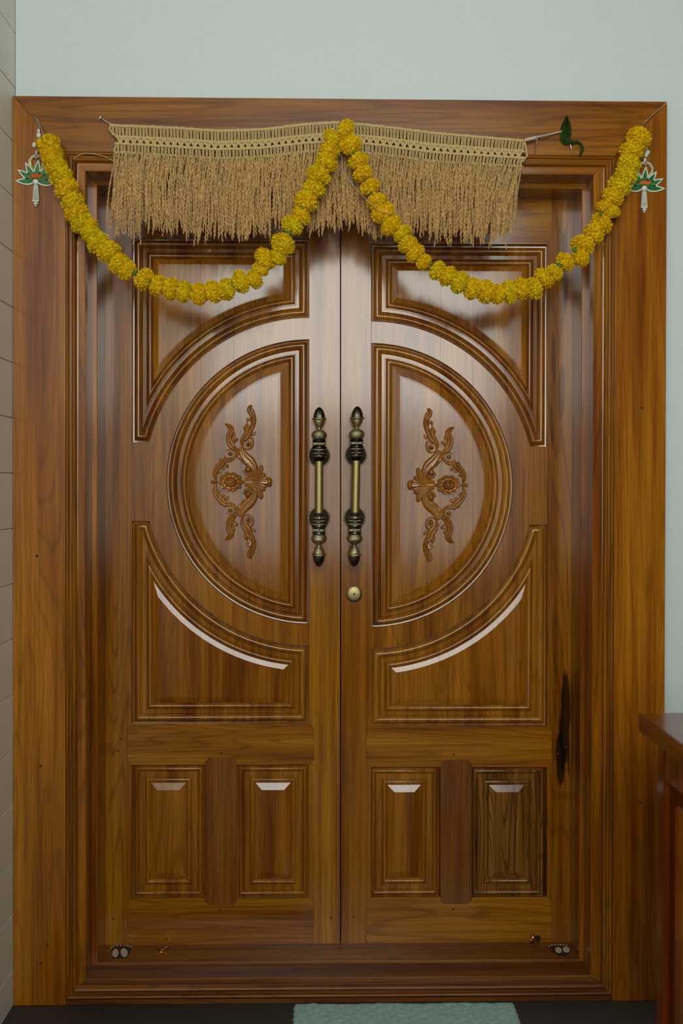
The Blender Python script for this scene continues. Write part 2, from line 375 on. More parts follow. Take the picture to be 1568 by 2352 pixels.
for (px, py) in ((85, 1277), (93, 1759), (93, 2212), (1474, 937), (1470, 1843), (108, 2170)):
    p = P(px, py, 0); mb = MB(); mb.lathe([(-0.003, 0.0042), (0.0002, 0.0042), (0.0006, 0.003)], (p.x, p.y, p.z), 14, axis='y'); build(mb, 'peg', PEG, fr)

# ------------------------------------------------------------------ door leaves
def X(px): return P(px, 1110, YD).x
def leafpt(px, py): p = P(px, py, YD); return (p.x, p.z)
S = 2.94/FPX                                # metres per photo pixel on the leaf plane
YBK = YD+0.042
PROF = [(0, 0), (0.3, -1.5), (0.6, -12), (3.8, -13), (4.8, -7)]
for k in range(0, 11): PROF.append((5+16.5*k/10, -7+8.5*math.sin(math.pi*k/10)))
PROF += [(22.2, -8.5), (24, -5), (30.5, -5), (31.2, -3), (33, -3), (33.8, -7)]
for k in range(0, 9): PROF.append((34.2+11.8*k/8, -6.4+6.4*math.sin(math.pi*k/8)))
PROF += [(46.8, -8), (48, -6)]
PROF_S = [(0, 0), (0.3, -1.5), (0.6, -11), (3.2, -12), (4, -6.5)]
for k in range(0, 11): PROF_S.append((4.3+11*k/10, -6.5+7.0*math.sin(math.pi*k/10)))
PROF_S += [(16, -8), (17.4, -5.2), (27, -5.2), (27.5, -3.4), (29.5, -3.4), (30, -6.5)]
for k in range(0, 9): PROF_S.append((30.4+10.5*k/8, -6+5.6*math.sin(math.pi*k/8)))
PROF_S += [(41.8, -8), (43, -6.6)]
BEVEL = [(48, -6), (59, -1.6), (59.6, -2.6), (60.8, -2.6), (61.2, -1.6)]
BEVEL_S = [(43, -6.6), (58, 0.6)]
BEVEL_D = [(48, -6.5), (66.5, -0.8), (67.5, -0.8), (68, -3.6), (70.5, -3.6), (71, -3.0)]
def surf(ring, prof, cap=True):
    """ring(d) -> the outline at inset d (m) as (x, z) points; prof in photo pixels and millimetres"""
    mb = MB(); vs = []; n = None
    for d, h in prof:
        r = ring(d*S); n = len(r); vs += [(x, YD-h*MM, z) for x, z in r]
    fs = [(i*n+k, i*n+(k+1) % n, (i+1)*n+(k+1) % n, (i+1)*n+k) for i in range(len(prof)-1) for k in range(n)]
    mb.add(vs, fs); b = mb.bm()
    if cap:
        b.verts.ensure_lookup_table(); last = [b.verts[(len(prof)-1)*n+k] for k in range(n)]
        b.faces.new(last)
    bmesh.ops.remove_doubles(b, verts=b.verts, dist=2e-5)
    for f in b.faces: f.normal_update()
    bmesh.ops.recalc_face_normals(b, faces=b.faces)
    if sum(f.normal.y*f.calc_area() for f in b.faces) > 0: bmesh.ops.reverse_faces(b, faces=b.faces)
    big = [f for f in b.faces if len(f.verts) > 4]
    if big: bmesh.ops.triangulate(b, faces=big)
    return b
def planks(b, xs, name, m, parent):
    cuts = [None]+list(xs)+[None]; g = 0.00022
    for i in range(len(cuts)-1):
        c = b.copy()
        for x, sgn in ((cuts[i], 1), (cuts[i+1], -1)):
            if x is None: continue
            bmesh.ops.bisect_plane(c, geom=list(c.verts)+list(c.edges)+list(c.faces), plane_co=(x+sgn*g, 0, 0), plane_no=(sgn, 0, 0), clear_inner=True, dist=1e-7)
        if len(c.faces): finish(c, name, m, parent, 9)
        else: c.free()
    b.free()
ARC = 56
def rect_ring(xl, xr, zt, zb):
    return lambda d: [(xl+d, zt-d), (xr-d, zt-d), (xr-d, zb+d), (xl+d, zb+d)]
def spandrel_ring(xo, xi, cz, R, z_far, z_near, s):
    """corner panel round the circle: xo outer straight side, xi inner side, circle centre (xi, cz) radius R;
    z_far the edge away from the centre, z_near the short edge by the tip; s=+1 upper, -1 lower"""
    sx = 1 if xi > xo else -1
    def ring(d):
        r = R+d; x_in = xi-sx*d; x_out = xo+sx*d
        zc = lambda x: math.sqrt(max(r*r-(x-xi)**2, 0))          # height of the arc above the centre
        zi = zc(x_in); ztip = abs(z_near-cz)+d; zx = zc(x_out)
        ztipc = max(ztip, zx)
        xa = xi-sx*math.sqrt(max(r*r-ztipc**2, 0))               # where the arc meets the short edge
        if sx*(xa-x_out) < 0: xa = x_out
        a0 = math.atan2(ztipc, abs(xa-xi)); a1 = math.atan2(zi, abs(x_in-xi))
        pts = [(x_out, ztipc), (x_out, abs(z_far-cz)-d), (x_in, abs(z_far-cz)-d)]
        for k in range(ARC+1):
            a = a1+(a0-a1)*k/ARC; pts.append((xi-sx*r*math.cos(a), r*math.sin(a)))
        return [(x, cz+s*z) for x, z in pts]
    return ring
def dee_ring(xi, cz, R, sx):
    def ring(d):
        r = R-d; x_in = xi-sx*d; a1 = math.acos(min(1, d/r)); pts = []
        for k in range(2*ARC+1):
            a = a1-2*a1*k/(2*ARC); pts.append((xi-sx*r*math.cos(a), cz+r*math.sin(a)))
        return pts
    return ring
def swap(pts, mirror): return pts

# --- carved applique, drawn in the zoomed crop's units about its axis
CS = S/5.6
def carving(parent, fx, fz, sx, y0):
    """fx, fz: flower centre; sx: +1 for the left leaf, -1 mirrored"""
    def W(u, v, h): return (fx+sx*(u-505)*CS, y0-h*1.25*MM, fz-(v-1165)*CS)
    def spline(pts, n=8):
        out = []
        for i in range(len(pts)-1):
            p0 = pts[max(i-1, 0)]; p1 = pts[i]; p2 = pts[i+1]; p3 = pts[min(i+2, len(pts)-1)]
            for k in range(n):
                t = k/n; out.append(tuple(0.5*((2*b)+(-a+c)*t+(2*a-5*b+4*c-d)*t*t+(-a+3*b-3*c+d)*t**3) for a, b, c, d in zip(p0, p1, p2, p3)))
        out.append(pts[-1]); return out
    def ribbon(mb, pts, H, vein=0.45, flip=False, wave=0.0):
        ps = spline(pts, 6); m = len(ps); K = 12; vs = []
        for i, (u, v, w_) in enumerate(ps):
            a = ps[max(i-1, 0)]; c = ps[min(i+1, m-1)]; tx, ty = c[0]-a[0], c[1]-a[1]; l = math.hypot(tx, ty) or 1
            nx, ny = -ty/l, tx/l; w_ = max(w_, 1.0)*1.22*(1+wave*math.sin(i*1.9))
            for k in range(K+1):
                q = -1+2*k/K; hh = H*min(1, w_/32)*(math.sqrt(max(0, 1-q*q))**0.8*(1-vein*math.exp(-(q/0.3)**2)))
                uu, vv = u+nx*q*w_, v+ny*q*w_
                if flip: vv = 2*1165-vv
                vs.append(W(uu, vv, hh))
        mb.add(vs, [(i*(K+1)+k, i*(K+1)+k+1, (i+1)*(K+1)+k+1, (i+1)*(K+1)+k) for i in range(m-1) for k in range(K)])
    def ball(mb, u, v, ru, rv, H, flip=False):
        if flip: v = 2*1165-v
        vs = []; n = 18; rr = [0.0, .25, .5, .7, .85, .95, 1.0]
        for r in rr:
            for k in range(n):
                q = 2*math.pi*k/n; vs.append(W(u+ru*r*math.cos(q), v+rv*r*math.sin(q), H*math.sqrt(max(0, 1-r*r))))
        mb.add(vs, [(i*n+k, i*n+(k+1) % n, (i+1)*n+(k+1) % n, (i+1)*n+k) for i in range(len(rr)-1) for k in range(n)])
    first = None
    core = MB()                                             # fan-shaped shell with its end boss
    for fl in (False, True):
        ribbon(core, [(680, 1125, 14), (770, 1115, 22), (840, 1075, 26), (875, 1015, 34), (888, 965, 26), (880, 948, 6)], 9, 0.35, fl)
        ribbon(core, [(690, 1142, 14), (790, 1138, 20), (870, 1110, 24), (925, 1065, 24), (938, 1048, 8)], 10, 0.3, fl)
        ribbon(core, [(700, 1150, 12), (800, 1152, 16), (890, 1140, 20), (955, 1105, 18), (965, 1095, 6)], 9, 0.2, fl)
    ribbon(core, [(655, 1165, 10), (690, 1165, 18), (780, 1165, 16), (880, 1165, 26), (955, 1165, 40), (975, 1165, 36)], 10, 0.15)
    ball(core, 1000, 1165, 36, 66, 12); ball(core, 275, 1165, 26, 30, 7); ball(core, 318, 1165, 18, 22, 6)
    root = build(core, 'carved_ornament', WCAR, parent, 50, label='carved scroll and flower ornament applied to the round panel')
    for fl in (False, True):
        mb = MB()                                           # thick stem with its scroll
        ribbon(mb, [(590, 800, 20), (630, 745, 26), (650, 790, 42), (690, 850, 54), (745, 905, 58), (790, 960, 46), (808, 1020, 32), (785, 1065, 24), (735, 1075, 18), (690, 1055, 16), (672, 1010, 14)], 9, 0.3, fl)
        ribbon(mb, [(640, 900, 8), (690, 925, 16), (750, 930, 14), (785, 985, 13), (775, 1040, 11)], 14, 0.0, fl)
        ball(mb, 728, 1003, 44, 46, 15, fl)
        ribbon(mb, [(560, 830, 10), (600, 830, 24), (640, 870, 20), (665, 900, 8)], 8, 0.2, fl)
        build(mb, 'scroll_stem', WCAR, root, 50)
        mb = MB()                                           # tall upper leaf with volute
        ribbon(mb, [(672, 745, 8), (652, 690, 16), (650, 640, 24), (690, 590, 40), (725, 540, 44), (735, 500, 42), (775, 450, 30), (800, 390, 24), (795, 330, 26), (765, 270, 36), (745, 225, 30), (762, 195, 20), (780, 190, 6)], 9, 0.45, fl, 0.06)
        ribbon(mb, [(770, 560, 12), (800, 550, 16), (812, 525, 10), (815, 512, 3)], 7, 0.2, fl)
        ribbon(mb, [(700, 520, 8), (685, 480, 18), (705, 440, 18), (715, 410, 8)], 10, 0.3, fl)
        ribbon(mb, [(715, 400, 8), (722, 360, 16), (750, 350, 16), (762, 400, 10)], 10, 0.1, fl)
        ribbon(mb, [(660, 655, 6), (680, 600, 12), (730, 585, 14), (775, 610, 14), (785, 670, 13), (765, 725, 12), (715, 745, 10), (665, 720, 8), (655, 680, 5)], 13, 0.0, fl)
        ribbon(mb, [(690, 640, 4), (720, 630, 8), (750, 655, 9), (750, 700, 7), (715, 716, 4)], 12, 0.0, fl)
        ball(mb, 718, 680, 28, 30, 12, fl)
        build(mb, 'leaf', WCAR, root, 50)
        mb = MB()                                           # leaf leaning outwards
        ribbon(mb, [(605, 790, 8), (560, 750, 22), (515, 700, 36), (485, 640, 34), (480, 570, 32), (505, 520, 36), (505, 480, 30), (480, 450, 26), (450, 430, 16), (425, 422, 3)], 9, 0.5, fl, 0.05)
        ribbon(mb, [(520, 690, 8), (545, 640, 22), (575, 620, 22), (598, 630, 6)], 10, 0.2, fl)
        ribbon(mb, [(520, 600, 8), (545, 560, 16), (560, 540, 6)], 9, 0.2, fl)
        ribbon(mb, [(530, 700, 7), (570, 730, 14), (600, 770, 7)], 10, 0.0, fl)
        build(mb, 'leaf', WCAR, root, 50)
        mb = MB()                                           # side leaf curling round the flower
        ribbon(mb, [(565, 800, 8), (550, 855, 16), (490, 880, 26), (430, 885, 28), (385, 930, 36), (330, 985, 30), (298, 1050, 26), (305, 1110, 18), (318, 1150, 5)], 8, 0.4, fl, 0.08)
        ribbon(mb, [(415, 900, 8), (380, 880, 14), (352, 885, 5)], 8, 0.1, fl)
        ribbon(mb, [(420, 930, 10), (455, 960, 20), (465, 985, 6)], 8, 0.2, fl)
        ribbon(mb, [(370, 990, 8), (400, 990, 16), (430, 995, 5)], 8, 0.2, fl)
        ribbon(mb, [(340, 1070, 6), (350, 1040, 14), (380, 1045, 6)], 9, 0.1, fl)
        ribbon(mb, [(415, 835, 5), (450, 865, 11), (510, 865, 12), (550, 830, 12), (548, 780, 10), (515, 752, 8), (470, 752, 6), (445, 775, 4)], 11, 0.0, fl)
        ball(mb, 497, 800, 32, 30, 12, fl)
        build(mb, 'leaf', WCAR, root, 50)
    mb = MB(); n = 120; vs = []                             # flower: scalloped cup of petals, inner cup, eye
    pr = [(0.0, 14), (.07, 13.6), (.13, 12.4), (.18, 9.5), (.22, 8.5), (.27, 9.5), (.33, 12), (.38, 12.6), (.43, 10.5), (.48, 8), (.56, 7), (.66, 7.5), (.76, 9.5), (.86, 11.8), (.93, 12), (.975, 10), (1.0, 6), (1.01, 0)]
    inner = [p_ for p_ in pr if p_[0] <= .48]; outer = [p_ for p_ in pr if p_[0] >= .43]
    def fpart(pp, name):
        mb = MB(); vs = []
        for r, h in pp:
            for k in range(n):
                q = 2*math.pi*k/n; lobe = abs(math.cos(5*q)); t_ = max(0, (r-.45)/.55)
                sc = 1-t_*0.16*(1-lobe**0.55); hh = h-(t_**0.7)*4.0*math.exp(-(lobe/0.28)**2)*(1 if h > 0 else 0)
                vs.append(W(505+r*sc*160*math.cos(q), 1162+r*sc*130*math.sin(q), max(hh, 0)))
        mb.add(vs, [(i*n+k, i*n+(k+1) % n, (i+1)*n+(k+1) % n, (i+1)*n+k) for i in range(len(pp)-1) for k in range(n)])
        return build(mb, name, WCAR, root, 60)
    fpart(outer, 'flower_petals'); fpart(inner, 'flower_centre')
    return root

# --- turned pull handle
HU = (2.75+0.135)/FPX/4.525                    # crop units on the handle plane
def handle(parent, topx, topy, botx, boty, label):
    yh = 0.133
    a = P(topx, topy, yh); b = P(botx, boty, yh); cz = (a.z+b.z)/2; cx = (a.x+b.x)/2; half = (a.z-b.z)/2; k = half/830
    root = None
    tilt = math.atan2(a.x-b.x, a.z-b.z)
    def lat(prof, name, m, par, both=True, ribs=0, amp=0, nseg=40):
        r = None
        for s in ((1, -1) if both else (1,)):
            mb = MB(); pr = [((990-v)*k*s, rr*k*0.98) for v, rr in prof]
            mb.lathe(pr, (0, 0, 0), nseg, ribs, amp)
            mb.v = [(cx+x+z*math.tan(tilt), yh+y, cz+z) for x, y, z in mb.v]
            r = build(mb, name, m, par, 50)
        return r
    root = lat([(724, 38), (722, 46), (700, 56), (690, 64), (668, 74), (655, 74), (648, 66), (642, 62), (636, 66), (628, 74), (620, 74), (610, 66), (603, 62), (597, 68), (588, 74), (572, 74), (562, 62), (556, 60), (528, 62), (522, 66), (515, 72), (507, 72), (502, 64), (498, 50)], 'pull_handle', DARKM, parent, False)
    tag(root, label)
    lat([(724, 38), (722, 46), (700, 56), (690, 64), (668, 74), (655, 74), (648, 66), (642, 62), (636, 66), (628, 74), (620, 74), (610, 66), (603, 62), (597, 68), (588, 74), (572, 74), (562, 62), (556, 60), (528, 62), (522, 66), (515, 72), (507, 72), (502, 64), (498, 50)], 'collar', DARKM, root, True)
    mb = MB(); mb.lathe([(-270*k, 43*k), (270*k, 43*k)], (0, 0, 0), 40); mb.v = [(cx+x+z*math.tan(tilt), yh+y, cz+z) for x, y, z in mb.v]
    build(mb, 'grip', BRASS, root, 50)
    lat([(556, 62), (553, 68), (532, 68), (529, 62)], 'ribbed_ring', ANT, root, True, 26, 0.03, 104)
    lat([(612, 64), (609, 68), (596, 68), (593, 64)], 'ribbed_ring', ANT, root, True, 26, 0.03, 104)
    lat([(646, 62), (644, 66), (634, 66), (632, 62)], 'ribbed_ring', ANT, root, True, 26, 0.03, 104)
    lat([(682, 66), (678, 71), (664, 75), (661, 72)], 'ribbed_ring', ANT, root, True, 18, 0.02, 72)
    lat([(499, 58), (494, 66), (480, 72), (465, 79), (448, 83), (430, 78), (412, 62), (400, 40), (392, 26)], 'bulb', ANT, root, True)
    lat([(393, 25), (386, 19), (374, 21), (366, 28), (355, 38), (335, 50), (312, 57), (298, 60)], 'cup', ANT, root, True)
    lat([(298, 60), (292, 74), (288, 77), (279, 77), (275, 72), (274, 58)], 'flange', BRASS, root, True)
    lat([(276, 61), (258, 61), (240, 58), (220, 52), (200, 44), (184, 34), (172, 23), (164, 12), (160, 1)], 'finial', DARKM, root, True, 16, 0.02, 64)
    for s in (1, -1):
        zc = cz+s*(990-660)*k; xc = cx+(zc-cz)*math.tan(tilt)
        mb = MB(); mb.lathe([(0.0, 0.0325), (0.002, 0.0335), (0.004, 0.032), (0.005, 0.027), (0.009, 0.020), (0.012, 0.013), (0.02, 0.010), (0.052, 0.010)], (xc, YD, zc), 48, axis='y')
        rs = build(mb, 'rosette', ANTD, root, 50)
        mb = MB()
        for q in range(34):
            a_ = 2*math.pi*q/34; mb.sphere((xc+0.0315*math.cos(a_), YD-0.004, zc+0.0315*math.sin(a_)), (0.0026, 0.0026, 0.0026), 8, 6)
        build(mb, 'beaded_rim', RIM, rs, 60)
        mb = MB()
        for q in range(26):
            a_ = 2*math.pi*q/26; d = Vector((math.cos(a_), 0, math.sin(a_)))
            mb.tube([Vector((xc, YD-0.0055, zc))+d*0.027, Vector((xc, YD-0.010, zc))+d*0.019], [0.0016, 0.0008], 5)
        build(mb, 'sunburst', ANTD, rs, 60)
    return root

def door_leaf(name, label, L, sx):
    """L: pixel measurements of the leaf; sx=+1 when the hinge side is on the left"""
    d = empty(name, (X((L['h']+L['m'])/2), YD+0.02, P(745, 2168, YD).z), label, 'door', kind='structure')
    h, o, i, m, dz = L['h'], L['o'], L['i'], L['m'], L['dz']     # hinge edge, outer panel side, inner panel side, meeting edge
    def pt(px, py): return leafpt(px, py)
    def sw(v): return h+(v-h)                                    # placeholder for readability
    e = sx
    zt, zb = 440, 2172
    T = L['top']; M1, M2 = L['mid']; Q1, Q2 = L['low']; zT, zMid1, zMid2, zLow1, zLow2 = T, M1, M2, Q1, Q2
    ex = 11*e
    # stiles, notched for the rail ends
    def stile(xe, xj, s, mat):
        # xe free edge, xj joint line; rails reach s*11 px past xj into the stile
        a = xj-s*11
        pl = [(xe, zt), (a, zt), (a, zT-11), (xj, zT), (xj, zMid1), (a, zMid1+11), (a, zMid2-11), (xj, zMid2), (xj, zLow2), (a, zLow2+11), (a, zb), (xe, zb)]
        return prism([pt(*q) for q in pl], YD, YBK, 'stile', mat, d, 0.0007)
    stile(h-e*6, o, e, L['wh']); stile(m, i, -e, L['wm'])
    G_ = 0.3
    def rail(pl, mat=WH): return prism([pt(*q) for q in pl], YD+0.0002, YBK-0.001, 'rail', mat, d, 0.0006)
    oo, ii = o-ex+G_*e, i+ex-G_*e
    rail([(oo, zt), (oo, zT-11), (o, zT), (i, zT), (ii, zT-11), (ii, zt)])
    n0, n1 = L['mun']
    n0, n1 = (n0, n1)
    c = 10*e
    rail([(oo, zMid1+11), (o, zMid1), (i, zMid1), (ii, zMid1+11), (ii, zMid2-11), (i, zMid2), (n1, zMid2), (n1, zMid2-7), (n1-c, zMid2-16), (n0+c, zMid2-16), (n0, zMid2-7), (n0, zMid2), (o, zMid2), (oo, zMid2-11)])
    rail([(oo, zLow2+11), (o, zLow2), (n0, zLow2), (n0, zLow2+7), (n0+c, zLow2+16), (n1-c, zLow2+16), (n1, zLow2+7), (n1, zLow2), (i, zLow2), (ii, zLow2+11), (ii, zb), (oo, zb)])
    g = 0.3*e
    prism([pt(*q) for q in [(n0+c, zMid2-15.7), (n1-c, zMid2-15.7), (n1-g, zMid2-7), (n1-g, zLow2+7), (n1-c, zLow2+15.7), (n0+c, zLow2+15.7), (n0+g, zLow2+7), (n0+g, zMid2-7)]], YD+0.0003, YBK-0.001, 'muntin', L.get('wmun', WV), d, 0.0006)
    # routed boards between the stiles: corner panels, half-round panel, curved band, each in three planks
    xo, xi = X(o), X(i); cz = P(i, L['cy'], YD).z; R1 = 376*S; R2 = 327*S
    cuts = sorted(X(v) for v in L['cuts'])
    zf_t, zf_b = P(i, zT, YD).z, P(i, zMid1, YD).z
    tip = 90*S
    for (s, zf, nm, lab) in ((1, zf_t, 'corner_panel_moulding', 'moulded upper corner panel above the half-round panel'), (-1, zf_b, 'corner_panel_moulding', 'moulded lower corner panel below the half-round panel')):
        rg = spandrel_ring(xo, xi, cz, R1, zf, cz+s*tip, s)
        mo = finish(surf(rg, PROF, False), nm, WPL, d, 30, label=lab)
        planks(surf(rg, BEVEL), cuts, 'plank', WPL, mo)
    rg = dee_ring(xi, cz, R2, e)
    mo = finish(surf(rg, PROF, False), 'round_panel_moulding', WPL, d, 30, label='moulded half-round panel with a carved ornament')
    planks(surf(rg, BEVEL_D), cuts, 'plank', WPL, mo)
    # curved band
    up = spandrel_ring(xo, xi, cz, R1, zf_t, cz+tip, 1)(0); dn = spandrel_ring(xo, xi, cz, R1, zf_b, cz-tip, -1)(0); de = dee_ring(xi, cz, R2, e)(0)
    arc_up = up[3:]; arc_dn = dn[3:]
    poly = arc_up+[up[0]]+[dn[0]]+list(reversed(arc_dn))+list(reversed(de))
    b = bmesh.new(); vs = [b.verts.new((x, YD, z)) for x, z in poly]; f = b.faces.new(vs); b.normal_update()
    if f.normal.y > 0: f.normal_flip()
    bmesh.ops.triangulate(b, faces=[f]); bmesh.ops.remove_doubles(b, verts=b.verts, dist=1e-6)
    # give it a lip so that it reads as a board
    be = [ed for ed in b.edges if ed.is_boundary]
    r = bmesh.ops.extrude_edge_only(b, edges=be)
    for v in [v for v in r['geom'] if isinstance(v, bmesh.types.BMVert)]: v.co.y = YD+0.013
    bmesh.ops.recalc_face_normals(b, faces=b.faces)
    if sum(f.normal.y*f.calc_area() for f in b.faces) > 0: bmesh.ops.reverse_faces(b, faces=b.faces)
    planks(b, cuts, 'curved_band_plank', WPL, d)
    # small bottom panels
    for (q0, q1, mat) in L['small']:
        xa, xb = sorted((X(q0), X(q1))); rg = rect_ring(xa, xb, P(q0, zLow1, YD).z, P(q0, zLow2, YD).z)
        mo = finish(surf(rg, PROF_S, False), 'small_panel_moulding', mat, d, 30)
        finish(surf(rg, BEVEL_S), 'raised_field', mat, mo, 9)
    bb = sorted((X(h), X(m)))
    simple_box('backing_board', WJ, bb[0]+0.01, bb[1]-0.002, YD+0.0145, YBK+0.004, P(745, 2165, YD).z, P(745, 447, YD).z, d)
    for (px, py) in L['pegs']:
        p = P(px, py, YD); mb = MB(); mb.lathe([(-0.003, 0.0034), (0.0003, 0.0034), (0.0007, 0.0024)], (p.x, p.y, p.z), 12, axis='y'); build(mb, 'peg', PEG, d)
    fx, fz = L['flower']; p = P(fx, fz, YD); carving(d, p.x, p.z, e, YD+0.003)
    return d
kn = lambda px, py, rx, rz, dk: (P(px, py, YD).x, P(px, py, YD).z, rx*S, rz*S, dk)
WVK = wood('teak_upright_knotted', 'z', knots=[kn(1300, 1640, 14, 120, 0.12), kn(1287, 1745, 12, 60, 0.18), kn(1298, 630, 9, 90, 0.35), kn(1272, 800, 6, 70, 0.5), kn(1290, 900, 10, 60, 0.5), kn(1266, 970, 6, 50, 0.5)], tone=0.85)
WMK = wood('teak_muntin', 'z', [(0.12, 0.03, 0.004), (0.19, 0.058, 0.007), (0.25, 0.085, 0.010)], line=0.25)
d1 = door_leaf('door_1', 'left leaf of the carved teak double door, hinged on the left', dict(
    h=242, o=303, i=710, m=780.6, dz=0, top=548, mid=(1662, 1757), low=(1757, 2063), mun=(470, 544), cy=1107, cuts=(461, 536), wh=WV, wm=WVM, wmun=WMK,
    small=((303, 470, WPL), (544, 711, WPL)), flower=(530, 1107), pegs=((508, 1730), (505, 2089), (260, 2110), (278, 1697), (254, 1709), (271, 1725), (760, 2108))), 1)
d2 = door_leaf('door_2', 'right leaf of the carved teak double door, with the keyhole', dict(
    h=1313, o=1256, i=852, m=783.2, dz=0, top=561, mid=(1668, 1762), low=(1762, 2061), mun=(1083, 1011), cy=1115, cuts=(1010, 1085), wh=WVK, wm=WVM, wmun=WMK,
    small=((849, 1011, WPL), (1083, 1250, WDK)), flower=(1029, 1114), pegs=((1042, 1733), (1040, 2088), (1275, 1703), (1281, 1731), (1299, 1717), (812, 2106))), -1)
simple_box('gap_shade_strip', BLACK, X(775), X(790), YBK+0.004, YBK+0.014, P(745, 2165, YD).z, P(745, 447, YD).z, d1)  # added black strip, stands in for the shade in the gap between the leaves
handle(d1, 733, 935, 732, 1302, 'ornate antique brass pull handle on the left leaf')
handle(d2, 820.5, 933, 813, 1302, 'ornate antique brass pull handle on the right leaf')
p = P(813, 1364, YD)
mb = MB(); mb.lathe([(0, 0.0235), (0.004, 0.0235), (0.006, 0.0215), (0.0065, 0.0185), (0.005, 0.018)], (p.x, YD, p.z), 48, axis='y')
lk = build(mb, 'lock', plain('lock_bronze', (0.30, 0.22, 0.09), 0.35, 1.0), d2, 40, label='round brass keyhole lock below the right handle')
mb = MB(); mb.lathe([(0.004, 0.0182), (0.0078, 0.0178), (0.0084, 0.0165)], (p.x, YD, p.z), 48, axis='y'); cy_ = build(mb, 'lock_face', plain('lock_brass', (0.42, 0.35, 0.18), 0.5, 1.0), lk)
mb = MB(); mb.lathe([(0.0083, 0.0028), (0.0088, 0.0026)], (p.x, YD, p.z+0.0012), 20, axis='y'); mb.box(p.x-0.0011, p.x+0.0011, YD-0.0088, YD-0.0083, p.z-0.0052, p.z); build(mb, 'keyhole', BLACK, lk, 40, False)
p = P(1222, 2150, YD)
mb = MB(); mb.lathe([(0, 0.008), (0.012, 0.007), (0.016, 0.004)], (p.x, YD, p.z), 16, axis='y'); mb.box(p.x-0.008, p.x+0.004, YD-0.01, YD, p.z-0.016, p.z-0.003); build(mb, 'brass_stud', GOLD, d2, 40, False)
mb = MB(); q = P(1234, 2155, YD); mb.lathe([(0, 0.009), (0.006, 0.008)], (q.x, YD, q.z), 16, axis='y'); build(mb, 'black_plate', BLACK, d2)

# ------------------------------------------------------------------ paddy-straw toran
YT = -0.020
def lerp_tab(tab, x):
    for (a, b), (c, d_) in zip(tab, tab[1:]):
        if x <= c: return b+(d_-b)*(x-a)/(c-a)
    return tab[-1][1]
TOP = [(245, 284), (300, 286), (400, 290), (500, 297), (600, 294), (700, 282), (775, 277), (870, 286), (1000, 302), (1100, 311), (1206, 320)]
top = lambda x: lerp_tab(TOP, x)
BH = [(245, 66), (400, 69), (600, 68), (775, 69), (1000, 71), (1206, 64)]
bh = lambda x: lerp_tab(BH, x)/70
def T3(px, off, y=YT): return P(px, top(px)+off*bh(px), y)
tor = empty('straw_toran', P(745, 300, -0.0), 'golden straw valance with knotted band and rice-ear fringe, nailed across the door head', 'door hanging')
U = 2.73/FPX
def inset(x, off):                   # the band narrows a little below its top row
    a = 255+ (12 if off > 28 else 0); b = 1203-(4 if off > 50 else 0)
    return a, b
def braid(name, off, r):
    mb = MB(); a, b = inset(0, off); x = a
    while x < b:
        mb.sphere(T3(x, off+rnd.uniform(-.6, .6), YT-0.002+rnd.uniform(-.001, .001)), (5.2*U, 3.0*U, r*0.8*U), 8, 6, Matrix.Rotation(rnd.uniform(0.35, 0.7), 3, 'Y'))
        x += 5.4
    return build(mb, name, JUTE, tor, 60, False)
braid('top_cord', 4, 4.2); braid('middle_cord', 30, 3.9); braid('middle_cord', 47, 3.9); braid('lower_cord', 68.5, 3.6)
def loops(off0, off1, step, sl0):
    mb = MB(); a, b = inset(0, off1); x = a+4
    while x < b+(4 if off0 < 20 else 1):
        xx = x+rnd.uniform(-.8, .8); slant = sl0-3.6*max(0, (x-780)/420)
        for dx in (-1.3, 1.3):
            mb.tube([T3(xx+dx, off0), T3(xx+dx*1.2+slant, (off0+off1)/2, YT-0.004), T3(xx+dx+slant*1.3+rnd.uniform(-.7, .7), off1)], [1.25*U, 1.3*U, 1.25*U], 6, False)
        x += step
    return build(mb, 'cord_loops', JUTE, tor, 60, False, kind='stuff')
loops(6, 28, 7.8, 0.6); loops(49, 67, 7.8, 0.3)
mb = MB(); x = 268
while x < 1196:
    mb.tube([T3(x, 30), T3(x+4, 38, YT-0.004), T3(x+9, 47)], 2.7*U, 6, False); mb.tube([T3(x+15, 30), T3(x+12.5, 38, YT-0.003), T3(x+8, 47)], 2.5*U, 6, False); mb.tube([T3(x+7.6, 29, YT+0.001), T3(x+8.3, 42, YT+0.001)], 3.0*U, 6, False)
    x += 15.5
build(mb, 'lattice_cords', JUTE, tor, 60, False, kind='stuff')
mb = MB()
for pts in ([(256, 284), (251, 296), (258, 306), (270, 314)], [(268, 330), (262, 345), (268, 358), (278, 362)], [(1204, 322), (1208, 345), (1210, 358), (1200, 372)], [(1192, 380), (1198, 384), (1200, 381)]):
    mb = MB(); mb.tube([P(a, b, YT) for a, b in pts], 2.4*U, 6); build(mb, 'edge_loop', JUTE, tor, 60, False)
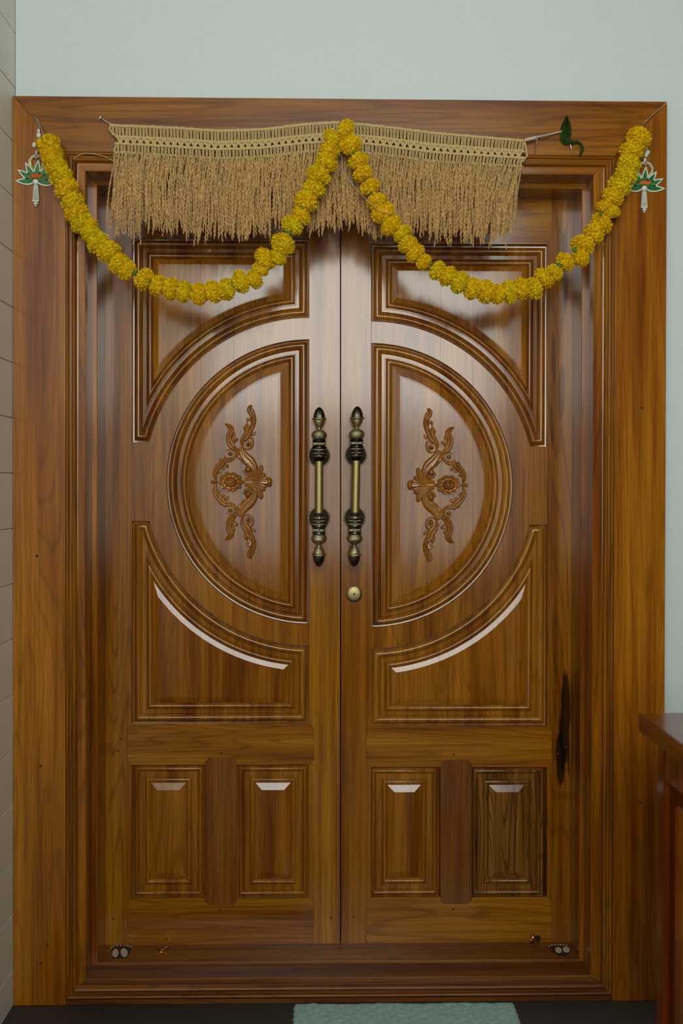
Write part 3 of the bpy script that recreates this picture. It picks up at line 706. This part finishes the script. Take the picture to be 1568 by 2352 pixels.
# fringe: stalks, then ears of grain
st = MB(); gr_ = MB(); r9 = random.Random(21)
BOT = [(245, 528), (300, 540), (340, 520), (420, 532), (500, 545), (560, 535), (650, 525), (700, 516), (745, 530), (800, 520), (860, 530), (960, 540), (1060, 545), (1150, 548), (1206, 540)]
clump = [r9.uniform(-20, 14) for _ in range(140)]
layers = [(-0.013, 240, 0.88), (-0.022, 250, 0.97), (-0.029, 260, 1.0), (-0.035, 210, 0.96)]
for (yl, cnt, lf) in layers:
    for s_ in range(cnt):
        f = (s_+r9.random())/cnt; x = 262+f*(1194-262)
        xm = x*0.986+9 if x > 1100 else x
        lean = r9.gauss(-1, 5); y0 = top(x)+66*bh(x); yend = lerp_tab(BOT, x)+clump[int(f*139)]*0.9+r9.uniform(-34, 14)
        yend = y0+(yend-y0)*lf
        w1, w2, ph = r9.gauss(0, 1.8), r9.gauss(0, 0.7), r9.uniform(0, 6)
        x_start = x+r9.gauss(7, 6); n = 9; pts = []
        x_start = max(258, min(1198, x_start))
        for k in range(n+1):
            t = k/n; xx = x_start*(1-min(1, t*2.3))+xm*min(1, t*2.3)+lean*t*2.2+w1*math.sin(t*4+ph)+w2*math.sin(t*9+ph)
            if x > 1120: xx -= 10*t
            if x < 300: xx -= 4*t
            pts.append(P(xx, y0+(yend-y0)*t, yl+0.003*math.sin(t*7+ph)+(0.006 if t < 0.1 else 0)))
        st.tube(pts, [1.5*U*(1-0.55*k/n) for k in range(n+1)], 4, False)
        Lp = (yend-y0); k = 9+r9.uniform(-6, 10); sd = 1
        while k < Lp:
            t = k/Lp*n; i = min(int(t), n-1); a = pts[i].lerp(pts[i+1], t-i); dr = (pts[i+1]-pts[i]).normalized()
            ang = sd*r9.uniform(0.08, 0.38); dd = Matrix.Rotation(ang, 3, 'Y') @ dr
            gl = r9.uniform(4.6, 7.0)*U; c = a+dd*gl*0.7+Vector((sd*1.7*U, r9.uniform(-2, 1)*U, 0))
            gr_.octa(c, dd*gl, r9.uniform(0.95, 1.35)*U, Vector((0.2, 1, 0.1)))
            sd = -sd; k += r9.uniform(4.0, 6.0)
build(st, 'fringe_stalks', STRAW, tor, 60, False, kind='stuff')
build(gr_, 'rice_ears', GRAIN, tor, 0, False, kind='stuff')
mb = MB(); mb.tube([P(*q, -0.012) for q in ((275, 380), (262, 371), (240, 359), (215, 353), (195, 352), (178, 357), (168, 366))], 1.0*U, 5); build(mb, 'loose_straw', STRAW, tor)
mb = MB(); mb.tube([P(256, 285, YT), P(243, 279, -0.012), P(236, 274, -0.010), P(233, 269, -0.006)], 1.1*U, 6); build(mb, 'hanging_string', THREAD, tor)
mb = MB(); mb.tube([P(1204, 322, YT), P(1230, 316, YT)], 3.6*U, 8); mb.tube([P(1230, 315, YT), P(1258, 309, -0.016), P(1292, 301, -0.008)], 1.6*U, 6)
build(mb, 'hanging_string', THREAD, tor)
def nail(pts, r, name='bent_nail', **kw):
    mb = MB(); mb.tube([P(*q) for q in pts], r*U, 7); return build(mb, name, STEEL, None, 60, **kw)
nail([(227, 273, -0.012), (231, 268, -0.014), (235, 268, -0.012), (236, 275, 0.001)], 1.6, label='small nail holding the left end of the straw valance', cat='nail')
nail([(1229, 352, -0.002), (1231, 336, -0.010), (1233, 320, -0.020), (1235, 313, -0.024), (1239, 316, 0.002)], 1.5, label='bent wire hook just right of the straw valance', cat='nail')
nail([(1315, 354, 0.001), (1312, 342, -0.006), (1309, 330, -0.008), (1308, 322, 0.002)], 1.6, label='bent wire hook under the dried green leaf', cat='nail')
nail([(783, 270, 0.002), (783, 274, -0.030), (784, 285, -0.044), (784, 300, -0.045)], 1.7, label='hook above the centre of the straw valance carrying the garland', cat='nail')
nail([(1478, 281, 0.002), (1477, 284, -0.026), (1474, 293, -0.036), (1472, 303, -0.036)], 1.8, label='hook at the right end of the garland', cat='nail')
nail([(78, 268, 0.002), (84, 277, -0.010), (92, 288, -0.014), (95, 294, -0.012), (90, 292, 0.001)], 1.6, label='hook in the mitre above the left end of the garland', cat='nail')

# ------------------------------------------------------------------ dried leaf
lf = empty('dried_leaf', P(1300, 320, 0), 'shrivelled dark green leaf pinned to the frame right of the straw valance', 'leaf')
def leafmesh(pts, name, bow=0.006, y=-0.006):
    mb = MB(); m = len(pts); vs = []; K = 6
    for i, (u, v, w_) in enumerate(pts):
        a = pts[max(i-1, 0)]; c = pts[min(i+1, m-1)]; tx, ty = c[0]-a[0], c[1]-a[1]; l = math.hypot(tx, ty) or 1; nx, ny = -ty/l, tx/l
        for k in range(K+1):
            q = -1+2*k/K; p_ = P(u+nx*q*w_, v+ny*q*w_, y-bow*(1-abs(q))-0.002*math.sin(3*q+i)); vs.append(p_)
    fs = [(i*(K+1)+k, i*(K+1)+k+1, (i+1)*(K+1)+k+1, (i+1)*(K+1)+k) for i in range(m-1) for k in range(K)]
    mb.add(vs, fs); b = mb.bm(); bmesh.ops.solidify(b, geom=list(b.faces), thickness=0.0008); return finish(b, name, LEAF, lf, 50)
leafmesh([(1302, 264, 0.5), (1299, 275, 4), (1296, 288, 7), (1295, 300, 9), (1294, 312, 8), (1297, 324, 8), (1303, 330, 5)], 'blade', 0.012)
leafmesh([(1303, 268, 0.5), (1306, 285, 4), (1307, 300, 5), (1306, 312, 5)], 'blade', 0.006, -0.010)
leafmesh([(1298, 318, 6), (1306, 325, 8), (1314, 328, 5), (1324, 326, 3), (1334, 331, 3), (1338, 341, 3.5), (1335, 350, 3), (1330, 358, 1.5)], 'curled_tip', 0.006, -0.008)

# ------------------------------------------------------------------ marigold garland
def marigold_mesh(seed):
    r = random.Random(seed); mb = MB(); mb.sphere((0, 0, 0), (0.84, 0.84, 0.66), 16, 10)
    n = 330; ga = math.pi*(3-math.sqrt(5))
    for i in range(n):
        z = 1-2*(i+0.5)/n; q = ga*i+r.uniform(-.12, .12); s_ = math.sqrt(1-z*z)
        nrm = Vector((s_*math.cos(q), s_*math.sin(q), z)); base = Vector((nrm.x*0.76, nrm.y*0.76, nrm.z*0.60))
        up = Vector((0, 0, 1)) if abs(z) < 0.95 else Vector((1, 0, 0))
        t1 = nrm.cross(up).normalized(); t2 = nrm.cross(t1); tw = r.uniform(0, 6.28)
        if r.random() < 0.6: tw = r.gauss(0, 0.5)
        a = t1*math.cos(tw)+t2*math.sin(tw); b = nrm.cross(a); bend = r.uniform(-.15, .25)
        ln = r.uniform(0.17, 0.29); w_ = r.uniform(0.075, 0.115); ridge = r.uniform(0.03, 0.07)
        vs = []
        for (h, wf_) in ((0, 0.6), (0.6, 1.0), (1.0, 0.85)):
            for kx in (-1, 0, 1):
                vs.append(base+nrm*(ln*h+(0.05*r.uniform(-1, 1) if h == 1 else 0))+a*(kx*w_*wf_)+b*(bend*h*h+(ridge if kx == 0 else 0)+0.02*r.uniform(-1, 1)))
        mb.add(vs, [(0,1,4,3),(1,2,5,4),(3,4,7,6),(4,5,8,7)])
    b = mb.bm(); me = bpy.data.meshes.new('marigold'); b.to_mesh(me); b.free(); me.materials.append(MARI)
    return me
MM_ = [marigold_mesh(s) for s in range(8)]
FL = [(111,331,26),(117,350,25),(121,366,24),(129,385,25),(141,408,26),(153,434,27),(167,465,26),(176,489,27),(186,511,26),(208,517,17),(208,536,22),(225,557,26),(250,579,27),(273,606,25),(292,621,23),
 (331,641,25),(363,656,24),(394,664,25),(422,670,25),(457,675,25),(491,670,26),(521,664,25),(553,647,26),(585,641,22),(598,619,19),(609,594,27),(639,590,21),(649,561,27),
 (671,518,25),(692,495,23),(703,463,27),(721,434,25),(731,403,27),(749,373,26),(757,345,23),(763,317,22),(795,298,23),(805,333,25),(823,370,23),(833,399,22),(849,429,23),(865,462,23),(879,489,27),(898,517,26),(924,537,22),(937,562,23),(954,583,23),(973,602,19),
 (1004,621,22),(1028,634,24),(1056,649,26),(1084,663,25),(1116,670,27),(1144,675,23),(1169,671,26),(1196,663,25),(1226,662,25),(1249,639,25),(1273,626,20),(1298,601,23),(1333,592,22),(1338,563,27),(1363,537,25),(1381,513,26),(1404,487,19),(1386,473,17),(1407,452,25),(1422,427,27),(1437,402,26),(1444,376,26),(1451,346,27),(1466,317,28)]
gar = empty('marigold_garland', P(783, 275, -0.03), 'yellow marigold garland looped in two swags across the top of the door', 'garland')
gpos = []
def gy(px):
    if px < 200 or px > 1380: return -0.040
    return -0.086 if 640 < px < 990 else -0.070
for i, (px, py, r) in enumerate(FL):
    a = FL[max(i-1, 0)]; c = FL[min(i+1, len(FL)-1)]; y = gy(px)
    if i and i < len(FL)-1 and (px, py) in ((795, 298),): y -= 0.01
    p = P(px, py, y); t = P(c[0], c[1], y)-P(a[0], a[1], y); t.normalize()
    t = (t+Vector((rnd.gauss(0, .12), rnd.gauss(0, .2), rnd.gauss(0, .12)))).normalized()
    q = t.to_track_quat('Z', 'X')
    o = bpy.data.objects.new('marigold', MM_[i % 8]); rad = r*(2.75+y)/FPX*1.05
    o.rotation_mode = 'QUATERNION'
    from mathutils import Quaternion
    o.rotation_quaternion = q @ Quaternion((0, 0, 1), rnd.uniform(0, 6.28)); o.location = p; o.scale = (rad, rad, rad*(0.88 if 15 <= i <= 64 else 0.92))
    link(o, gar); gpos.append(p)
mb = MB(); mb.tube([P(101, 318, -0.036)]+gpos+[P(1473, 300, -0.036)], 0.0009, 5); build(mb, 'garland_string', THREAD, gar)
for (px, py, L_) in ((309, 626, 6), (345, 646, 4), (378, 657, 5), (437, 668, 4), (473, 665, 4), (534, 655, 5), (579, 623, 4), (664, 534, 7), (694, 478, 5), (741, 385, 5), (762, 329, 4), (796, 315, 4), (812, 351, 5), (839, 412, 4), (853, 443, 4), (990, 605, 6), (1042, 642, 4), (1071, 657, 4), (1100, 668, 5), (1285, 608, 8), (1319, 574, 7), (1379, 491, 6)):
    mb = MB(); y = gy(px)-0.012; p = P(px, py, y); mb.sphere(p, (L_*U*0.9, L_*U*0.65, L_*U*0.65), 10, 7, Matrix.Rotation(rnd.uniform(0, 3), 3, 'Y')); build(mb, 'calyx', CALYX, gar, 60)
for pts in ([(784, 340, -0.06), (785, 375, -0.056), (788, 397, -0.056), (812, 427, -0.07), (840, 458, -0.105), (866, 480, -0.116), (895, 491, -0.116), (922, 494, -0.07)], [(84, 272, -0.012), (93, 290, -0.014), (101, 318, -0.030)], [(1476, 284, -0.026), (1500, 262, -0.012), (1531, 236, -0.002)]):
    mb = MB(); mb.tube([P(*q) for q in pts], 0.55*U, 5); build(mb, 'loose_thread', THREAD, gar)

# ------------------------------------------------------------------ lotus pendants
def pendant(cx, cy, rot, tops, label, seed):
    c = P(cx, cy, -0.004); root = empty('lotus_pendant', P(cx, cy, 0), label, 'hanging ornament')
    def Q(u, v, h):                      # u right, v down in photo pixels
        return (c.x+u*U*1.005, -h*MM, c.z-v*U*1.005)
    angs = [(-90+rot, 47), (-59+rot, 51), (-31+rot, 51), (4+rot, 52), (36+rot, 50), (62+rot, 51), (90+rot, 49)]
    for a_, ln in angs:
        a = math.radians(a_); dx, dz = math.sin(a), -math.cos(a)
        def shape(s0, s1, w_, h0, h1, name, m, par):
            mb = MB(); n = 12; outline = []
            for k in range(n+1):
                t = k/n; outline.append((s0+(s1-s0)*t, w_*math.sin(math.pi*min(1, t**0.8))**0.9 if 0 < t < 1 else 0))
            L1 = [(l, w) for l, w in outline]; L2 = [(l, -w) for l, w in reversed(outline[1:-1])]
            o_ = L1+L2; vs = []
            for h in (h0, h1): vs += [Q(dx*l-dz*w, dz*l+dx*w, h) for l, w in o_]
            N_ = len(o_); mid = []
            fs = [(k, (k+1) % N_, N_+(k+1) % N_, N_+k) for k in range(N_)]+[tuple(range(N_)), tuple(range(N_, 2*N_))]
            mb.add(vs, fs); b = mb.bm(); bmesh.ops.recalc_face_normals(b, faces=b.faces); bmesh.ops.triangulate(b, faces=[f for f in b.faces if len(f.verts) > 4])
            return finish(b, name, m, par, 30)
        pt_ = shape(2, ln, 7.8, 1.0, 4.0, 'petal', PEARL, root)
        shape(7, ln-7, 4.9, 4.0, 4.8, 'enamel', ENAMEL, pt_)
    mb = MB(); mb.sphere(Q(0, 0, 5), (7.5*U, 5*U, 7*U), 14, 10); build(mb, 'hub', PEARL, root, 60)
    mb = MB(); x = -11
    for k in range(6):
        u = -10+k*4.2; mb.tube([Q(u-1.2, -8, 6.5), Q(u+0.6, -15-1.5*math.sin(k), 7), Q(u+2.2, -18, 6.5), Q(u+3, -10, 6)], 1.1*U, 5)
    build(mb, 'stamens', ORANGE, root, 60)
    # arch of pearls with a gold inner edge
    mb = MB(); mg = MB(); pts = []
    for k in range(23):
        a = math.radians(-150+300*k/22)
        u, v = 2+17*math.sin(a), -43-17*math.cos(a)*1.05; mb.sphere(Q(u, v, 3.5), (2.5*U, 2.2*U, 2.5*U), 8, 6)
        pts.append(Q(2+13.6*math.sin(a), -43-13.6*math.cos(a)*1.05, 3.5))
    arch = build(mb, 'pearl_arch', PEARL, root, 60); mg.tube(pts, 1.4*U, 6); build(mg, 'gold_edge', GOLDT, arch)
    mb = MB(); mb.sphere(Q(2, -58, 5), (4.6*U, 3*U, 4.6*U), 12, 8); j = build(mb, 'jewel_setting', PEARL, root, 60)
    mb = MB(); mb.sphere(Q(2, -58, 8), (2.4*U, 2*U, 2.4*U), 10, 7); build(mb, 'jewel', RUBY, j, 60)
    # tassel: four strands of beads and a cluster
    for k, u in enumerate((-4.8, -1.6, 1.6, 4.8)):
        mb = MB()
        for i in range(13): mb.sphere(Q(u*(0.75+0.04*i)+0.3, 8+i*2.7, 4), (2.1*U, 1.9*U, 1.5*U), 7, 5)
        build(mb, 'bead_strand', PEARL, root, 60)
    mb = MB()
    for (u, v, r) in ((-5, 43, 3.2), (0, 45, 3.4), (5, 43, 3.2), (-2, 49, 2.9), (3, 49, 2.8), (0, 54, 2.7)): mb.sphere(Q(u, v, 5), r*U, 9, 7)
    build(mb, 'bead_cluster', PEARL, root, 60)
    for (u, v, r, rr) in tops:
        mb = MB(); mb.sphere(Q(u, v, 5), (r*U, r*U*0.8, rr*U), 12, 9); build(mb, 'top_bead', PEARL, root, 60)
    ch = [(2, -62)]+[(u, v) for u, v, _, _ in tops]
    mb = MB(); mb.tube([Q(u, v, 4.5) for u, v in ch], 1.0*U, 5); build(mb, 'wire', GOLDT, root)
    return root
pendant(82, 418, 3, [(2, -67, 3.2, 4.5), (-3, -84, 5.5, 6.5), (5, -94, 3.0, 4), (7, -106, 5.5, 6.5), (7, -116, 3.6, 5), (9, -128, 2, 3)], 'green and pearl lotus pendant hanging at the left end of the garland', 1)
pendant(1479, 433, 0, [(1, -66, 3.4, 5), (4, -77, 5, 6), (7, -83, 6, 6.5), (5, -98, 3, 4)], 'green and pearl lotus pendant hanging at the right end of the garland', 2)

# ------------------------------------------------------------------ stickers on the sill
ZS = C1[3]+0.0015
def flat(poly, name, m, parent, z0, h, **kw):
    b = bmesh.new(); vs = [b.verts.new((x, y, z0)) for x, y in poly]; f = b.faces.new(vs); b.normal_update()
    if f.normal.z < 0: f.normal_flip()
    r = bmesh.ops.extrude_face_region(b, geom=[f])
    for v in [v for v in r['geom'] if isinstance(v, bmesh.types.BMVert)]: v.co.z = z0+h
    bmesh.ops.recalc_face_normals(b, faces=b.faces); return finish(b, name, m, parent, 30, **kw)
def on_sill(px, py): p = PZ(px, min(py, 2209), ZS); return (p.x, min(max(p.y, 0.083), YD-0.004))
def ell(cx, cy, a, b, rot=0, n=18, half=0):
    out = []
    for k in range(n):
        q = 2*math.pi*k/n; u, v = a*math.cos(q), b*math.sin(q); c, s = math.cos(rot), math.sin(rot)
        out.append((cx+u*c-v*s, cy+u*s+v*c))
    return out
for (base, feet, toes, lab) in (
    ([(254, 2176), (266, 2171), (304, 2170), (298, 2188), (291, 2199), (282, 2202), (258, 2202)], [(265, 2190, 7, 9.5, 0.15), (285, 2189, 8, 10, -0.25)], [(256, 2178), (261, 2174.5), (269, 2172.5), (277, 2172), (286, 2172), (292, 2173), (297, 2174), (302, 2175)], 'footprint sticker on the left end of the door sill'),
    ([(1258, 2172), (1304, 2170), (1310, 2188), (1298, 2197), (1284, 2195), (1270, 2186)], [(1282, 2183, 8, 6.5, 0.5), (1300, 2182, 8, 6.5, 0.4)], [(1261, 2174), (1267, 2172), (1274, 2171), (1281, 2171), (1287, 2171), (1294, 2171), (1301, 2172)], 'footprint sticker in the dark right end of the door sill')):
    pts = [on_sill(*q) for q in base]; cx = sum(p[0] for p in pts)/len(pts); cyy = sum(p[1] for p in pts)/len(pts)
    root = empty('footprint_sticker', (cx, cyy, ZS), lab, 'sticker')
    flat(pts, 'backing', STKD, root, ZS+0.0002, 0.0006)
    for f_ in feet: flat([on_sill(*q) for q in ell(*f_)], 'foot', STKW, root, ZS+0.0008, 0.0005)
    for (tx, ty) in toes: flat([on_sill(*q) for q in ell(tx, ty, 2.0, 1.6, 0, 10)], 'toe', STKW, root, ZS+0.0008, 0.0005)
g0 = on_sill(371, 2187); gd = empty('gold_motif', (g0[0], g0[1], ZS), 'small gold cross-shaped motif stuck on the sill', 'sticker')
for (dx, dy) in ((-13, -13), (15, -13), (-16, 9), (10, 10)):
    mb = MB(); a = on_sill(371, 2187); b_ = on_sill(371+dx, 2187+dy); A3 = Vector((a[0], a[1], ZS+0.002)); B3 = Vector((b_[0], b_[1], ZS+0.002))
    mb.tube([A3, A3.lerp(B3, .35), A3.lerp(B3, .75), B3], [0.006, 0.0025, 0.0055, 0.0015], 8); mb.v = [(x, y, max(ZS+0.0002, ZS+0.0002+(z-ZS)*0.8)) for x, y, z in mb.v]
    build(mb, 'arm', GOLD, gd, 50)
mb = MB(); mb.sphere((g0[0], g0[1], ZS+0.004), (0.008, 0.010, 0.004), 12, 8); build(mb, 'centre', GOLD, gd)

# ------------------------------------------------------------------ door mat
ma = PZ(675, 2313, 0.0); mbp = PZ(1181, 2311, 0.0)
mr_ = random.Random(4); mb = MB(); nx, ny = 90, 60; vs = []
for j in range(ny+1):
    for i in range(nx+1):
        ex = 0.0015*math.sin(j*1.7)*(1 if i in (0, nx) else 0)
        vs.append((ma.x+(mbp.x-ma.x)*i/nx+ex, -0.012-0.42*j/ny+0.002*math.sin(i*0.21), 0.009+0.0005*math.sin(i*0.9+j*1.3)+mr_.uniform(-.0005, .0005) if 0 < i < nx and 0 < j < ny else 0.0006))
mb.add(vs, [(j*(nx+1)+i, (j+1)*(nx+1)+i, (j+1)*(nx+1)+i+1, j*(nx+1)+i+1) for j in range(ny) for i in range(nx)])
build(mb, 'door_mat', MATM, None, 60, label='pale teal fabric door mat on the dark floor below the door', cat='door mat')

# ------------------------------------------------------------------ wooden cabinet at the right
yc = -0.45; c0 = P(1465, 1637, yc); zt_ = c0.z; xl = c0.x; th = P(1465, 1680, yc).z; xr_ = 2.25; yf = -1.40
cab = empty('wooden_cabinet', ((xl+xr_)/2, (yc+yf)/2, 0), 'reddish wooden cabinet in the right foreground with overhanging top', 'cabinet')
simple_box('worktop', WCABX, xl, xr_, yf, yc, th, zt_, cab, 0.003)
bx = xl+34/FPX*(yc+2.75); by = yc-0.03; byf = yf+0.03
simple_box('carcass', WCAB, bx+0.012, xr_-0.04, byf+0.01, by-0.002, 0.06, th, cab)
simple_box('corner_post', WCAB, bx, bx+0.045, by-0.05, by, 0, th-0.002, cab, 0.004)
simple_box('corner_post', WCAB, bx, bx+0.045, byf, byf+0.05, 0, th-0.002, cab, 0.004)
simple_box('corner_post', WCAB, xr_-0.08, xr_-0.035, by-0.05, by, 0, th-0.002, cab, 0.004)
simple_box('corner_post', WCAB, xr_-0.08, xr_-0.035, byf, byf+0.05, 0, th-0.002, cab, 0.004)
simple_box('side_rail', WCAB, bx+0.002, bx+0.03, byf+0.05, by-0.05, th-0.09, th-0.002, cab, 0.003)
simple_box('side_rail', WCAB, bx+0.002, bx+0.03, byf+0.05, by-0.05, 0.06, 0.15, cab, 0.003)
simple_box('side_panel', WCAB, bx+0.006, bx+0.02, byf+0.10, by-0.10, 0.19, th-0.13, cab, 0.005)
